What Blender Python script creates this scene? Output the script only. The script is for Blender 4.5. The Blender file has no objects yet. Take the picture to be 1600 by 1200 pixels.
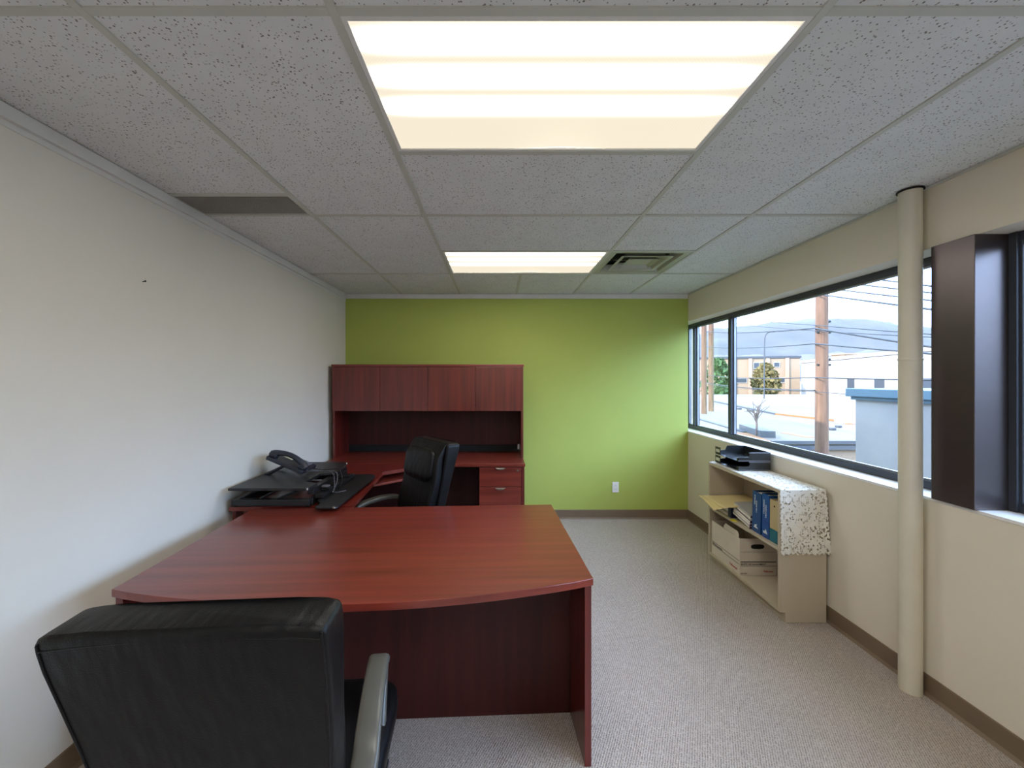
import bpy, bmesh, math, random
from mathutils import Vector, Matrix, noise
random.seed(7)
C = bpy.context.scene.collection
R = math.radians
sc = bpy.context.scene

# ---------------------------------------------------------------- camera, world, sun, exposure
CAMZ = 1.51
cam = bpy.data.cameras.new('camera'); cam.sensor_width = 36; cam.lens = 616/1600*36
cam.shift_x = 22/1600; cam.shift_y = -8/1600; cam.clip_start = 0.02; cam.clip_end = 9000
co = bpy.data.objects.new('camera', cam); C.objects.link(co)
co.location = (0, 0, CAMZ); co.rotation_euler = (R(90), 0, 0); sc.camera = co

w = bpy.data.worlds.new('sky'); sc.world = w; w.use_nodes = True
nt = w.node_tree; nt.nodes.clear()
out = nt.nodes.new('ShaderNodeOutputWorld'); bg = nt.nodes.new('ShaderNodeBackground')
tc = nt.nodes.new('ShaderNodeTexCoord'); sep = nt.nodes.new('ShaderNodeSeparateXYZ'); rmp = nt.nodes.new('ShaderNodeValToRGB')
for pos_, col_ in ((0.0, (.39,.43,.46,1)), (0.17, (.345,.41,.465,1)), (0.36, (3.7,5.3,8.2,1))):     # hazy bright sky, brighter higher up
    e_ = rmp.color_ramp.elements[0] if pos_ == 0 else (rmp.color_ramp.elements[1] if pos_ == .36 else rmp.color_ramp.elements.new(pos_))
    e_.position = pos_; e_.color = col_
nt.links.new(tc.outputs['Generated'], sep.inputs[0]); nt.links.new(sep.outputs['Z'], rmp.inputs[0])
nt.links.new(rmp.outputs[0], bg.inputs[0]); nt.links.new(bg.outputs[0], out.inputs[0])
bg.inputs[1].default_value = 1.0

sun = bpy.data.lights.new('sun', 'SUN'); sun.energy = 4.4; sun.angle = R(0.6); sun.color = (1.0, 0.86, 0.70)
so = bpy.data.objects.new('sun', sun); C.objects.link(so)
sd = Vector((1.0, 0.25, -0.50))            # light travels this way: low afternoon sun from behind the building
so.rotation_euler = sd.to_track_quat('-Z', 'Y').to_euler(); so.location = (-20, -5, 12)

sc.view_settings.view_transform = 'Standard'; sc.view_settings.look = 'None'
sc.view_settings.exposure = 1.12; sc.view_settings.gamma = 1.0; sc.view_settings.use_curve_mapping = False
sc.cycles.max_bounces = 10; sc.cycles.diffuse_bounces = 6; sc.cycles.transparent_max_bounces = 16
sc.cycles.sample_clamp_indirect = 8.0
PANEL_FRONT = 14.0     # emission of the two fixtures in view
PANEL_FILL = 16.0       # emission of the unseen fixtures added behind the camera as fill light

# ---------------------------------------------------------------- helpers
def lin(c):
    return tuple(((v/255)/12.92 if v/255 <= .04045 else ((v/255+.055)/1.055)**2.4) for v in c) + (1,)

def mat(name, col, rough=.6, metal=0., spec=.5, var=None, vscale=(8,8,8), bump=0., bscale=200., coat=0.):
    """col linear rgb; var: second colour mixed by a stretched noise; bump: fine noise bump"""
    m = bpy.data.materials.new(name); m.use_nodes = True; n = m.node_tree.nodes; l = m.node_tree.links
    b = n['Principled BSDF']; b.inputs['Roughness'].default_value = rough; b.inputs['Metallic'].default_value = metal
    b.inputs['Specular IOR Level'].default_value = spec; b.inputs['Coat Weight'].default_value = coat
    t = n.new('ShaderNodeTexCoord')
    if var is None: var = tuple(c*.93 for c in col[:3]); 
    mp = n.new('ShaderNodeMapping'); mp.inputs['Scale'].default_value = vscale
    nz = n.new('ShaderNodeTexNoise'); nz.inputs['Scale'].default_value = 1.0; nz.inputs['Detail'].default_value = 5
    cr = n.new('ShaderNodeValToRGB'); cr.color_ramp.elements[0].position = .3; cr.color_ramp.elements[1].position = .7
    cr.color_ramp.elements[0].color = tuple(col[:3])+(1,); cr.color_ramp.elements[1].color = tuple(var[:3])+(1,)
    l.new(t.outputs['Object'], mp.inputs[0]); l.new(mp.outputs[0], nz.inputs[0]); l.new(nz.outputs['Fac'], cr.inputs[0]); l.new(cr.outputs[0], b.inputs['Base Color'])
    if bump:
        n2 = n.new('ShaderNodeTexNoise'); n2.inputs['Scale'].default_value = bscale; n2.inputs['Detail'].default_value = 3
        bp = n.new('ShaderNodeBump'); bp.inputs['Strength'].default_value = bump; bp.inputs['Distance'].default_value = .002
        l.new(t.outputs['Object'], n2.inputs[0]); l.new(n2.outputs['Fac'], bp.inputs['Height']); l.new(bp.outputs[0], b.inputs['Normal'])
    return m

class MB:
    def __init__(s): s.v = []; s.f = []
    def add(s, v, f):
        o = len(s.v); s.v += [tuple(p) for p in v]; s.f += [tuple(i+o for i in q) for q in f]; return s
    def box(s, x0, x1, y0, y1, z0, z1, M=None):
        v = [Vector(p) for p in ((x0,y0,z0),(x1,y0,z0),(x1,y1,z0),(x0,y1,z0),(x0,y0,z1),(x1,y0,z1),(x1,y1,z1),(x0,y1,z1))]
        if M is not None: v = [M @ p for p in v]
        return s.add(v, [(0,3,2,1),(4,5,6,7),(0,1,5,4),(1,2,6,5),(2,3,7,6),(3,0,4,7)])
    def prism(s, poly, z0, z1, M=None):
        n = len(poly)
        v = [Vector((x,y,z0)) for x,y in poly] + [Vector((x,y,z1)) for x,y in poly]
        if M is not None: v = [M @ p for p in v]
        return s.add(v, [tuple(range(n-1,-1,-1)), tuple(range(n,2*n))] + [(i,(i+1)%n,n+(i+1)%n,n+i) for i in range(n)])
    def loft(s, rings, cap=True):
        n = len(rings[0]); v = [p for r in rings for p in r]; f = []
        for k in range(len(rings)-1):
            for i in range(n):
                j = (i+1)%n; f.append((k*n+i, k*n+j, (k+1)*n+j, (k+1)*n+i))
        if cap: f += [tuple(range(n-1,-1,-1)), tuple(range((len(rings)-1)*n, len(rings)*n))]
        return s.add(v, f)
    def tube(s, pts, r, n=10, cap=True):
        pts = [Vector(p) for p in pts]; rings = []; up = None
        rr = r if isinstance(r, (list, tuple)) else [r]*len(pts)
        for i, p in enumerate(pts):
            t = (pts[min(i+1,len(pts)-1)] - pts[max(i-1,0)]).normalized()
            if up is None:
                up = Vector((0,0,1)) if abs(t.z) < .9 else Vector((1,0,0))
            a = t.cross(up)
            if a.length < 1e-5: a = t.orthogonal()
            a.normalize(); b = a.cross(t).normalized(); up = b
            rings.append([p + a*math.cos(2*math.pi*k/n)*rr[i] + b*math.sin(2*math.pi*k/n)*rr[i] for k in range(n)])
        return s.loft(rings, cap)
    def sweep(s, pts, w, t):
        """flat band along pts lying in the YZ plane: width w along X, thickness t"""
        rings = []
        for i, p in enumerate(pts):
            p = Vector(p); d = (Vector(pts[min(i+1,len(pts)-1)]) - Vector(pts[max(i-1,0)])).normalized()
            nrm = Vector((0, -d.z, d.y)); tt = t[i] if isinstance(t, list) else t; ww = w[i] if isinstance(w, list) else w
            ring = []
            for k in range(12):
                a = 2*math.pi*(k+.5)/12; c, q = math.cos(a), math.sin(a)
                ring.append(p + Vector((1,0,0))*(ww/2*math.copysign(abs(c)**.45, c)) + nrm*(tt/2*math.copysign(abs(q)**.45, q)))
            rings.append(ring)
        return s.loft(rings)
    def sell(s, c, size, e=.35, M=None, nu=28, nv=16, e2=None):
        """rounded cushion (superellipsoid)"""
        e2 = e2 or e
        f = lambda a, k: math.copysign(abs(a)**k, a)
        v = []; F = []
        for j in range(nv+1):
            ph = -math.pi/2 + math.pi*j/nv
            for i in range(nu):
                th = 2*math.pi*i/nu
                p = Vector((f(math.cos(ph),e2)*f(math.cos(th),e)*size[0]/2, f(math.cos(ph),e2)*f(math.sin(th),e)*size[1]/2, f(math.sin(ph),e2)*size[2]/2))
                if M is not None: p = M @ p
                v.append(p + Vector(c))
        for j in range(nv):
            for i in range(nu):
                a = j*nu+i; b = j*nu+(i+1)%nu; F.append((a,b,b+nu,a+nu))
        return s.add(v, F)
    def build(s, name, m, parent=None, bevel=0., smooth=False, world=False, seg=2):
        v = s.v
        if parent is not None and world:
            q = parent.location; v = [(a[0]-q[0], a[1]-q[1], a[2]-q[2]) for a in v]
        me = bpy.data.meshes.new(name); me.from_pydata(v, [], s.f); me.materials.append(m)
        bm = bmesh.new(); bm.from_mesh(me)
        bmesh.ops.remove_doubles(bm, verts=bm.verts, dist=1e-6)
        bmesh.ops.recalc_face_normals(bm, faces=bm.faces); bm.to_mesh(me); bm.free()
        if smooth:
            for p in me.polygons: p.use_smooth = True
            try: me.set_sharp_from_angle(angle=R(50))
            except Exception: pass
        o = bpy.data.objects.new(name, me); C.objects.link(o)
        if parent is not None: o.parent = parent
        if bevel:
            b = o.modifiers.new('bevel', 'BEVEL'); b.width = bevel; b.segments = seg; b.limit_method = 'ANGLE'; b.angle_limit = R(40)
        return o

def tag(o, label=None, cat=None, group=None, kind=None):
    if label: o['label'] = label
    if cat: o['category'] = cat
    if group: o['group'] = group
    if kind: o['kind'] = kind
    return o
def thing(name, label, cat, loc=(0,0,0), rz=0., group=None):
    o = bpy.data.objects.new(name, None); C.objects.link(o); o.empty_display_size = .1
    o.location = loc; o.rotation_euler = (0,0,rz); return tag(o, label, cat, group)
def struct(o): o['kind'] = 'structure'; return o
def copy_tree(o, parent=None):
    c = o.copy(); C.objects.link(c); c.parent = parent
    for ch in [x for x in bpy.data.objects if x.parent is o]: copy_tree(ch, c)
    return c
def text(name, s, size, m, parent, M, ext=.0006, align='LEFT'):
    cu = bpy.data.curves.new(name, 'FONT'); cu.body = s; cu.size = size; cu.extrude = ext; cu.align_x = align; cu.offset = size*.012
    tmp = bpy.data.objects.new('tmp', cu); C.objects.link(tmp)
    me = bpy.data.meshes.new_from_object(tmp.evaluated_get(bpy.context.evaluated_depsgraph_get()))
    bpy.data.objects.remove(tmp); bpy.data.curves.remove(cu)
    me.name = name; me.transform(M); me.materials.clear(); me.materials.append(m)
    o = bpy.data.objects.new(name, me); C.objects.link(o); o.parent = parent; return o
def P(px, py, Y):      # where a sight line meets the plane at depth Y
    return Vector(((px-778)*Y/616, Y, CAMZ-(py-592)*Y/616))

# ---------------------------------------------------------------- materials
M = {}
M['paint'] = mat('cream_paint', lin((222,214,196)), .75, var=lin((219,211,193)), vscale=(3,3,3), bump=.15, bscale=350)
M['paint_left'] = mat('offwhite_paint', lin((226,223,213)), .75, var=lin((223,220,210)), vscale=(3,3,3), bump=.15, bscale=350)
M['green'] = mat('green_paint', lin((174,188,92)), .7, var=lin((171,185,90)), vscale=(3,3,3), bump=.15, bscale=350)
M['trim'] = mat('white_trim', lin((225,225,222)), .45)
M['sill'] = mat('white_sill', lin((232,232,230)), .5)
M['base'] = mat('brown_vinyl_base', lin((122,104,84)), .5)
M['grid'] = mat('grid_metal', lin((196,198,190)), .5)
M['bronze'] = mat('dark_bronze_frame', lin((66,70,78)), .4, metal=.3)
M['boxsteel'] = mat('dark_bronze_sheet', lin((104,96,96)), .33, metal=.85, bump=.1, bscale=60)
M['alu'] = mat('window_alu', lin((165,170,178)), .4, metal=.5)
M['pipe'] = mat('painted_pipe', lin((214,208,188)), .45, bump=.2, bscale=40)
M['black'] = mat('black_plastic', lin((28,28,30)), .4)
M['blacktop'] = mat('black_laminate', lin((26,27,29)), .42, bump=.25, bscale=900)
M['greyplastic'] = mat('phone_plastic', lin((42,45,56)), .38)
M['keys'] = mat('phone_keys', lin((120,124,132)), .5)
M['smoke'] = mat('smoke_plastic', lin((38,42,44)), .18, spec=.6)
M['whitelab'] = mat('label_white', lin((210,210,190)), .6)
M['nickel'] = mat('satin_nickel', lin((190,184,172)), .28, metal=1.)
M['putty'] = mat('putty_laminate', lin((190,178,156)), .5, var=lin((186,174,152)), vscale=(2,2,2))
M['card'] = mat('box_card', lin((214,204,186)), .7)
M['ink'] = mat('black_ink', lin((30,28,28)), .7)
M['redink'] = mat('red_ink', lin((176,52,44)), .7)
M['whiteink'] = mat('white_ink', lin((215,225,230)), .6)
M['manila'] = mat('manila', lin((226,206,150)), .65, var=lin((222,201,144)), vscale=(5,5,5))
M['paper'] = mat('paper', lin((226,222,212)), .7)
M['greypaper'] = mat('grey_paper', lin((168,166,160)), .7)
M['navy'] = mat('navy_cover', lin((24,30,62)), .4)
M['blue'] = mat('blue_binder', lin((14,72,132)), .32, var=lin((12,62,118)), vscale=(6,6,20))
M['blueb'] = mat('blue_binder_bright', lin((20,66,136)), .32, var=lin((24,84,150)), vscale=(6,6,14))
M['teal'] = mat('teal_cover', lin((18,104,120)), .4)
M['beigebinder'] = mat('beige_binder', lin((190,172,128)), .5)
M['yellow'] = mat('yellow_note', lin((236,222,40)), .6)
M['purple'] = mat('purple_cover', lin((62,36,66)), .5)
M['outlet'] = mat('outlet_plastic', lin((236,236,230)), .35)
M['dark'] = mat('dark_void', lin((14,14,14)), .8)
M['cord'] = mat('grey_cord', lin((92,92,98)), .5)
M['lace'] = mat('lace_cotton', lin((240,238,228)), .85, bump=.6, bscale=500)
M['armpad'] = mat('arm_polyurethane', lin((84,82,74)), .32, bump=.1, bscale=500)
M['ventgrey'] = mat('vent_metal', lin((176,180,166)), .4, metal=.1)
M['perf'] = mat('grille_metal', lin((165,162,156)), .45)

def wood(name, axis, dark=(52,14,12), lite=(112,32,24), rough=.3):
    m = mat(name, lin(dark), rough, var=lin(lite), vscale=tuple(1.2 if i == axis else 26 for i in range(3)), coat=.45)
    n = m.node_tree.nodes; l = m.node_tree.links
    n['Principled BSDF'].inputs['Coat Roughness'].default_value = .16
    t = n.new('ShaderNodeTexCoord'); mp = n.new('ShaderNodeMapping'); mp.inputs['Scale'].default_value = tuple(4 if i == axis else 160 for i in range(3))
    nz = n.new('ShaderNodeTexNoise'); nz.inputs['Scale'].default_value = 1; bp = n.new('ShaderNodeBump'); bp.inputs['Strength'].default_value = .06; bp.inputs['Distance'].default_value = .001
    l.new(t.outputs['Object'], mp.inputs[0]); l.new(mp.outputs[0], nz.inputs[0]); l.new(nz.outputs['Fac'], bp.inputs['Height']); l.new(bp.outputs[0], n['Principled BSDF'].inputs['Normal'])
    return m
M['woodx'] = wood('cherry_wood_along_x', 0, (102,38,28), (130,52,38))
M['woody'] = wood('cherry_wood_along_y', 1, (100,34,27), (122,43,33))
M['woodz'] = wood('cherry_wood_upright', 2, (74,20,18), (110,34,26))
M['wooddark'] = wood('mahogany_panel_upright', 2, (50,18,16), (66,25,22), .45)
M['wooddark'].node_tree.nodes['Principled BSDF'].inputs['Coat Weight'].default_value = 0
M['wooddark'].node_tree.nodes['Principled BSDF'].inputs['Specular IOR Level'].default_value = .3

# leather
def leather():
    m = mat('black_leather', lin((8,8,9)), .40, spec=.27, var=lin((10,10,11)), vscale=(4,4,4), bump=.35, bscale=420)
    n = m.node_tree.nodes; l = m.node_tree.links; b = n['Principled BSDF']
    first = [x for x in n if x.type == 'BUMP'][0]
    t = n.new('ShaderNodeTexCoord'); mp = n.new('ShaderNodeMapping'); mp.inputs['Scale'].default_value = (34, 12, 9)
    nz = n.new('ShaderNodeTexNoise'); nz.inputs['Scale'].default_value = 1; nz.inputs['Detail'].default_value = 1.5; bp = n.new('ShaderNodeBump'); bp.inputs['Strength'].default_value = .35; bp.inputs['Distance'].default_value = .012
    l.new(t.outputs['Object'], mp.inputs[0]); l.new(mp.outputs[0], nz.inputs[0]); l.new(nz.outputs['Fac'], bp.inputs['Height'])
    l.new(first.outputs[0], bp.inputs['Normal']); l.new(bp.outputs[0], b.inputs['Normal'])
    return m
M['leather'] = leather()

def tile_mat():
    m = mat('mineral_ceiling_tile', lin((222,225,226)), .85, bump=.3, bscale=160)
    n = m.node_tree.nodes; l = m.node_tree.links; b = n['Principled BSDF']
    t = n.new('ShaderNodeTexCoord'); v = n.new('ShaderNodeTexVoronoi'); v.inputs['Scale'].default_value = 95
    mr = n.new('ShaderNodeMapRange'); mr.inputs['From Min'].default_value = .12; mr.inputs['From Max'].default_value = .26
    sz = n.new('ShaderNodeTexNoise'); sz.inputs['Scale'].default_value = 60
    sub = n.new('ShaderNodeMath'); sub.operation = 'MULTIPLY_ADD'; sub.inputs[1].default_value = .55; sub.inputs[2].default_value = -.29
    add = n.new('ShaderNodeMath'); add.operation = 'ADD'
    mx = n.new('ShaderNodeMixRGB'); mx.inputs[1].default_value = lin((116,112,108)); 
    base = [x for x in n if x.type == 'VALTORGB'][0]
    l.new(t.outputs['Object'], v.inputs[0]); l.new(t.outputs['Object'], sz.inputs[0]); l.new(sz.outputs['Fac'], sub.inputs[0])
    l.new(v.outputs['Distance'], add.inputs[0]); l.new(sub.outputs[0], add.inputs[1]); l.new(add.outputs[0], mr.inputs[0])
    l.new(mr.outputs[0], mx.inputs[0]); l.new(base.outputs[0], mx.inputs[2]); l.new(mx.outputs[0], b.inputs['Base Color'])
    return m
M['tile'] = tile_mat()

def carpet():
    m = mat('ribbed_carpet', lin((150,132,116)), .95, spec=.1)
    n = m.node_tree.nodes; l = m.node_tree.links; b = n['Principled BSDF']
    t = n.new('ShaderNodeTexCoord'); mp = n.new('ShaderNodeMapping'); mp.inputs['Rotation'].default_value = (0,0,R(28)); mp.inputs['Scale'].default_value = (1,1,1)
    wv = n.new('ShaderNodeTexWave'); wv.inputs['Scale'].default_value = 34; wv.inputs['Distortion'].default_value = 1.2; wv.inputs['Detail'].default_value = 2; wv.inputs['Detail Scale'].default_value = 3
    vo = n.new('ShaderNodeTexVoronoi'); vo.inputs['Scale'].default_value = 190
    mul = n.new('ShaderNodeMath'); mul.operation = 'MULTIPLY_ADD'; mul.inputs[1].default_value = .55; 
    cr = n.new('ShaderNodeValToRGB'); cr.color_ramp.elements[0].position = .15; cr.color_ramp.elements[1].position = .95
    cr.color_ramp.elements[0].color = lin((124,112,103)); cr.color_ramp.elements[1].color = lin((192,181,171))
    big = n.new('ShaderNodeTexNoise'); big.inputs['Scale'].default_value = 2.2; mx = n.new('ShaderNodeMixRGB'); mx.blend_type = 'MULTIPLY'; mx.inputs[0].default_value = .18
    bp = n.new('ShaderNodeBump'); bp.inputs['Strength'].default_value = .5; bp.inputs['Distance'].default_value = .004
    l.new(t.outputs['Object'], mp.inputs[0]); l.new(mp.outputs[0], wv.inputs[0]); l.new(t.outputs['Object'], vo.inputs[0]); l.new(t.outputs['Object'], big.inputs[0])
    l.new(wv.outputs['Fac'], mul.inputs[0]); l.new(vo.outputs['Distance'], mul.inputs[2]); l.new(mul.outputs[0], cr.inputs[0])
    l.new(cr.outputs[0], mx.inputs[1]); l.new(big.outputs['Fac'], mx.inputs[2]); l.new(mx.outputs[0], b.inputs['Base Color'])
    l.new(mul.outputs[0], bp.inputs['Height']); l.new(bp.outputs[0], b.inputs['Normal'])
    return m
M['carpet'] = carpet()

def glass():
    m = bpy.data.materials.new('window_glass'); m.use_nodes = True; n = m.node_tree.nodes; l = m.node_tree.links; n.clear()
    o = n.new('ShaderNodeOutputMaterial'); tr = n.new('ShaderNodeBsdfTransparent'); tr.inputs[0].default_value = (.97,.985,.99,1)
    gl = n.new('ShaderNodeBsdfGlossy'); gl.inputs['Roughness'].default_value = .01; lw = n.new('ShaderNodeLayerWeight'); lw.inputs[0].default_value = .5
    pw = n.new('ShaderNodeMath'); pw.operation = 'POWER'; pw.inputs[1].default_value = 4.0; fr = n.new('ShaderNodeMath'); fr.operation = 'MULTIPLY_ADD'; fr.inputs[1].default_value = .75; fr.inputs[2].default_value = .03
    l.new(lw.outputs['Facing'], pw.inputs[0]); l.new(pw.outputs[0], fr.inputs[0])
    mx = n.new('ShaderNodeMixShader'); l.new(fr.outputs[0], mx.inputs[0]); l.new(tr.outputs[0], mx.inputs[1]); l.new(gl.outputs[0], mx.inputs[2]); l.new(mx.outputs[0], o.inputs[0]); return m
M['glass'] = glass()

def diffuser(name, strength, tubes):
    """prismatic acrylic lens glowing in front of fluorescent tubes that run along X"""
    m = bpy.data.materials.new(name); m.use_nodes = True; n = m.node_tree.nodes; l = m.node_tree.links; n.clear()
    o = n.new('ShaderNodeOutputMaterial'); em = n.new('ShaderNodeEmission'); gl = n.new('ShaderNodeBsdfGlossy'); gl.inputs['Roughness'].default_value = .3
    gl.inputs[0].default_value = (.04,.04,.04,1)
    ad = n.new('ShaderNodeAddShader'); t = n.new('ShaderNodeTexCoord'); s = n.new('ShaderNodeSeparateXYZ')
    l.new(t.outputs['Object'], s.inputs[0]); total = None
    for y0 in tubes:
        a = n.new('ShaderNodeMath'); a.operation = 'SUBTRACT'; a.inputs[1].default_value = y0; l.new(s.outputs['Y'], a.inputs[0])
        b = n.new('ShaderNodeMath'); b.operation = 'MULTIPLY'; l.new(a.outputs[0], b.inputs[0]); l.new(a.outputs[0], b.inputs[1])
        c = n.new('ShaderNodeMath'); c.operation = 'MULTIPLY'; c.inputs[1].default_value = -1/(2*.017**2); l.new(b.outputs[0], c.inputs[0])
        e = n.new('ShaderNodeMath'); e.operation = 'EXPONENT'; l.new(c.outputs[0], e.inputs[0])
        if total is None: total = e
        else:
            q = n.new('ShaderNodeMath'); q.operation = 'ADD'; l.new(total.outputs[0], q.inputs[0]); l.new(e.outputs[0], q.inputs[1]); total = q
    # tubes end before the housing does
    ax = n.new('ShaderNodeMath'); ax.operation = 'ABSOLUTE'; l.new(s.outputs['X'], ax.inputs[0])
    mr = n.new('ShaderNodeMapRange'); mr.inputs['From Min'].default_value = .60; mr.inputs['From Max'].default_value = .46; l.new(ax.outputs[0], mr.inputs[0])
    mu = n.new('ShaderNodeMath'); mu.operation = 'MULTIPLY'; l.new(total.outputs[0], mu.inputs[0]); l.new(mr.outputs[0], mu.inputs[1])
    pk = n.new('ShaderNodeVectorMath'); pk.operation = 'SCALE'; pk.inputs[0].default_value = (1.0*strength, .96*strength, .90*strength)
    l.new(mu.outputs[0], pk.inputs['Scale'])
    bs = n.new('ShaderNodeVectorMath'); bs.operation = 'ADD'; bs.inputs[1].default_value = (.455, .405, .32)
    l.new(pk.outputs[0], bs.inputs[0]); l.new(bs.outputs[0], em.inputs[0])
    ck = n.new('ShaderNodeTexVoronoi'); ck.inputs['Scale'].default_value = 130; ck.inputs['Randomness'].default_value = 0.0
    mp = n.new('ShaderNodeMapping'); mp.inputs['Rotation'].default_value = (0,0,R(45)); l.new(t.outputs['Object'], mp.inputs[0]); l.new(mp.outputs[0], ck.inputs[0])
    k = n.new('ShaderNodeMath'); k.operation = 'MULTIPLY_ADD'; k.inputs[1].default_value = -.22; k.inputs[2].default_value = 1.09
    l.new(ck.outputs['Distance'], k.inputs[0]); l.new(k.outputs[0], em.inputs[1])
    l.new(em.outputs[0], ad.inputs[0]); l.new(gl.outputs[0], ad.inputs[1]); l.new(ad.outputs[0], o.inputs[0]); return m
M['lens_front'] = diffuser('lamp_lens', PANEL_FRONT, (-.215, -.085, .045))
M['lens_fill'] = diffuser('lamp_lens_fill', PANEL_FILL, (-.19, -.055, .09, .21))

# ---------------------------------------------------------------- room shell
XL, XR, YB, YF, H = -1.647, 2.055, 4.26, -3.2, 2.427
WX = 2.19                      # inner face of the window frames
Z0, Z1 = .9475, 2.13           # sill and head
struct(MB().box(XL-.1, XR+.05, YF-.1, YB+.1, -.12, 0).build('floor', M['carpet']))
struct(MB().box(XL-.12, XL, YF-.1, YB+.4, 0, H+.35).build('wall_left', M['paint_left']))
struct(MB().box(XL, XR, YB, YB+.40, 0, H+.35).build('wall_back', M['green']))
struct(MB().box(XL, XR, YF-.12, YF, 0, H+.35).build('wall_front', M['paint']))
YW0, YW1 = 4.60, -1.2          # ends of the long window band
m = MB()
m.box(XR, XR+.25, YF-.1, YW0+.1, 0, Z0-.015)
m.box(XR, XR+.25, YF-.1, YW0+.1, Z1, H+.35)
m.box(XR, XR+.25, YF-.1, YW1, Z0-.015, Z1); m.box(XR+.0, XR+.25, YW0, YW0+.1, Z0-.015, Z1)
struct(m.build('wall_right', M['paint']))
struct(MB().box(XR-.004, WX+.02, YW1, YW0, Z0-.015, Z0).build('trim_1', M['sill'], bevel=.002))   # sill board
# top trims
struct(MB().box(XL, XL+.018, YF, YB, H-.052, H-.003).box(XL, XL+.004, YF, YB, H-.075, H-.052).build('trim_2', M['trim'], bevel=.002))
struct(MB().box(XL+.018, XR-.01, YB-.018, YB, H-.052, H-.003).build('trim_3', M['trim'], bevel=.002))
struct(MB().box(XR-.012, XR, YF, YB-.018, H-.012, H-.002).build('trim_4', M['grid'], bevel=.001))
# baseboards with a small toe cove
def baseb(name, prof_along, a0, a1, fixed, sgn):
    mb = MB()
    prof = [(0,0),(.018,0),(.012,.006),(.006,.014),(.005,.092),(.003,.097),(0,.098)]
    rings = []
    for a in (a0, a1):
        rings.append([Vector((fixed+sgn*p, a, z)) if prof_along == 'y' else Vector((a, fixed+sgn*p, z)) for p, z in prof])
    struct(mb.loft(rings).build(name, M['base']))
baseb('baseboard_left', 'y', YF, YB, XL, 1); baseb('baseboard_right', 'y', YF, YB, XR, -1)
baseb('baseboard_back', 'x', XL, XR, YB, -1); baseb('baseboard_front', 'x', XL, XR, YF, 1)

# ceiling: tiles in a T-bar grid, fixtures take whole cells
tiles = MB(); bars = MB()
cx = [XL, -1.035, -.41, .81, 1.42, XR]
rowsAB = [YF, -2.68, -1.46, -.24, .98, 2.205, 3.43, YB]
rowsA = [YF, -2.68, -1.46, -.24, .98, 1.96, 2.205, 3.43, YB]
rowsC = [YF, -2.68, -2.07, -1.46, -.85, -.24, .37, .98, 1.595, 2.205, 2.82, 3.43, YB]
rowsD = [YF, -2.68, -1.46, -.24, .98, 2.205, 2.82, 3.43, YB]
cols = [rowsA, rowsAB, rowsC, rowsD, rowsAB]
skip = {(0, 1.96), (2, .98), (2, 2.82), (3, 2.82), (2, -.85), (2, -2.68)}
for ci, rows in enumerate(cols):
    x0, x1 = cx[ci], cx[ci+1]
    for y0, y1 in zip(rows[:-1], rows[1:]):
        if (ci, y0) in skip: continue
        tiles.box(x0+.002, x1-.002, y0+.002, y1-.002, H, H+.016)
        if y0 > YF: bars.box(x0+(.012 if ci else 0), x1-(.012 if ci < 4 else 0), y0-.0115, y0+.0115, H-.005, H)
    for y0 in rows[1:-1]:
        if (ci, y0) in skip: bars.box(x0+(.012 if ci else 0), x1-(.012 if ci < 4 else 0), y0-.0115, y0+.0115, H-.005, H)
bars.box(.20-.0115, .20+.0115, 3.43+.012, YB-.019, H-.005, H)
for x in cx[1:-1]: bars.box(x-.0115, x+.0115, YF, YB-.019, H-.005, H)
ce = struct(tiles.build('ceiling', M['tile'])); struct(bars.build('ceiling_grid', M['grid'], ce))
struct(MB().box(-8, XR+.25, -14, 15, H+.35, 3.45).build('roof', M['paint']))

def fixture(x0, x1, y0, y1, lens, label):
    xc, yc = (x0+x1)/2, (y0+y1)/2
    t = thing('ceiling_light', label, 'ceiling light', (xc, yc, H))
    a, b = (x1-x0)/2-.012, (y1-y0)/2-.012
    MB().box(-a, a, -b, -b+.004, .0, .11).box(-a, a, b-.004, b, 0, .11).box(-a, -a+.004, -b+.004, b-.004, 0, .11).box(a-.004, a, -b+.004, b-.004, 0, .11).box(-a, a, -b, b, .11, .114).build('housing', M['trim'], t)
    MB().box(-a, a, -b, -b+.014, -.004, 0).box(-a, a, b-.014, b, -.004, 0).box(-a, -a+.014, -b+.014, b-.014, -.004, 0).box(a-.014, a, -b+.014, b-.014, -.004, 0).build('frame', M['trim'], t, bevel=.001)
    # acrylic lens, slightly sagging grid sheet
    nx, ny = 24, 12; mb = MB(); v = []; f = []
    for j in range(ny+1):
        for i in range(nx+1):
            x = -a+.008+(2*a-.016)*i/nx; y = -b+.008+(2*b-.016)*j/ny
            z = .004 + .006*math.exp(-((x-.05)/.12)**2)*(j/ny)**6
            v.append((x,y,z))
    for j in range(ny):
        for i in range(nx):
            q = j*(nx+1)+i; f.append((q,q+nx+1,q+nx+2,q+1))
    mb.add(v, f).build('diffuser', lens, t, smooth=True)
    return t
fixture(-.41, .81, .98, 1.595, M['lens_front'], 'large lit fluorescent ceiling panel overhead, nearest the viewer')
fixture(-.41, .81, 2.82, 3.43, M['lens_front'], 'smaller looking lit fluorescent ceiling panel beside the square air vent')
fixture(-.41, .81, -.85, -.24, M['lens_fill'], 'added fluorescent fill panel in the ceiling just behind the viewer')  # this panel and the next are added out of view to brighten the room
fixture(-.41, .81, -2.68, -2.07, M['lens_fill'], 'added fluorescent fill panel in the ceiling near the rear wall behind the viewer')

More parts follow.
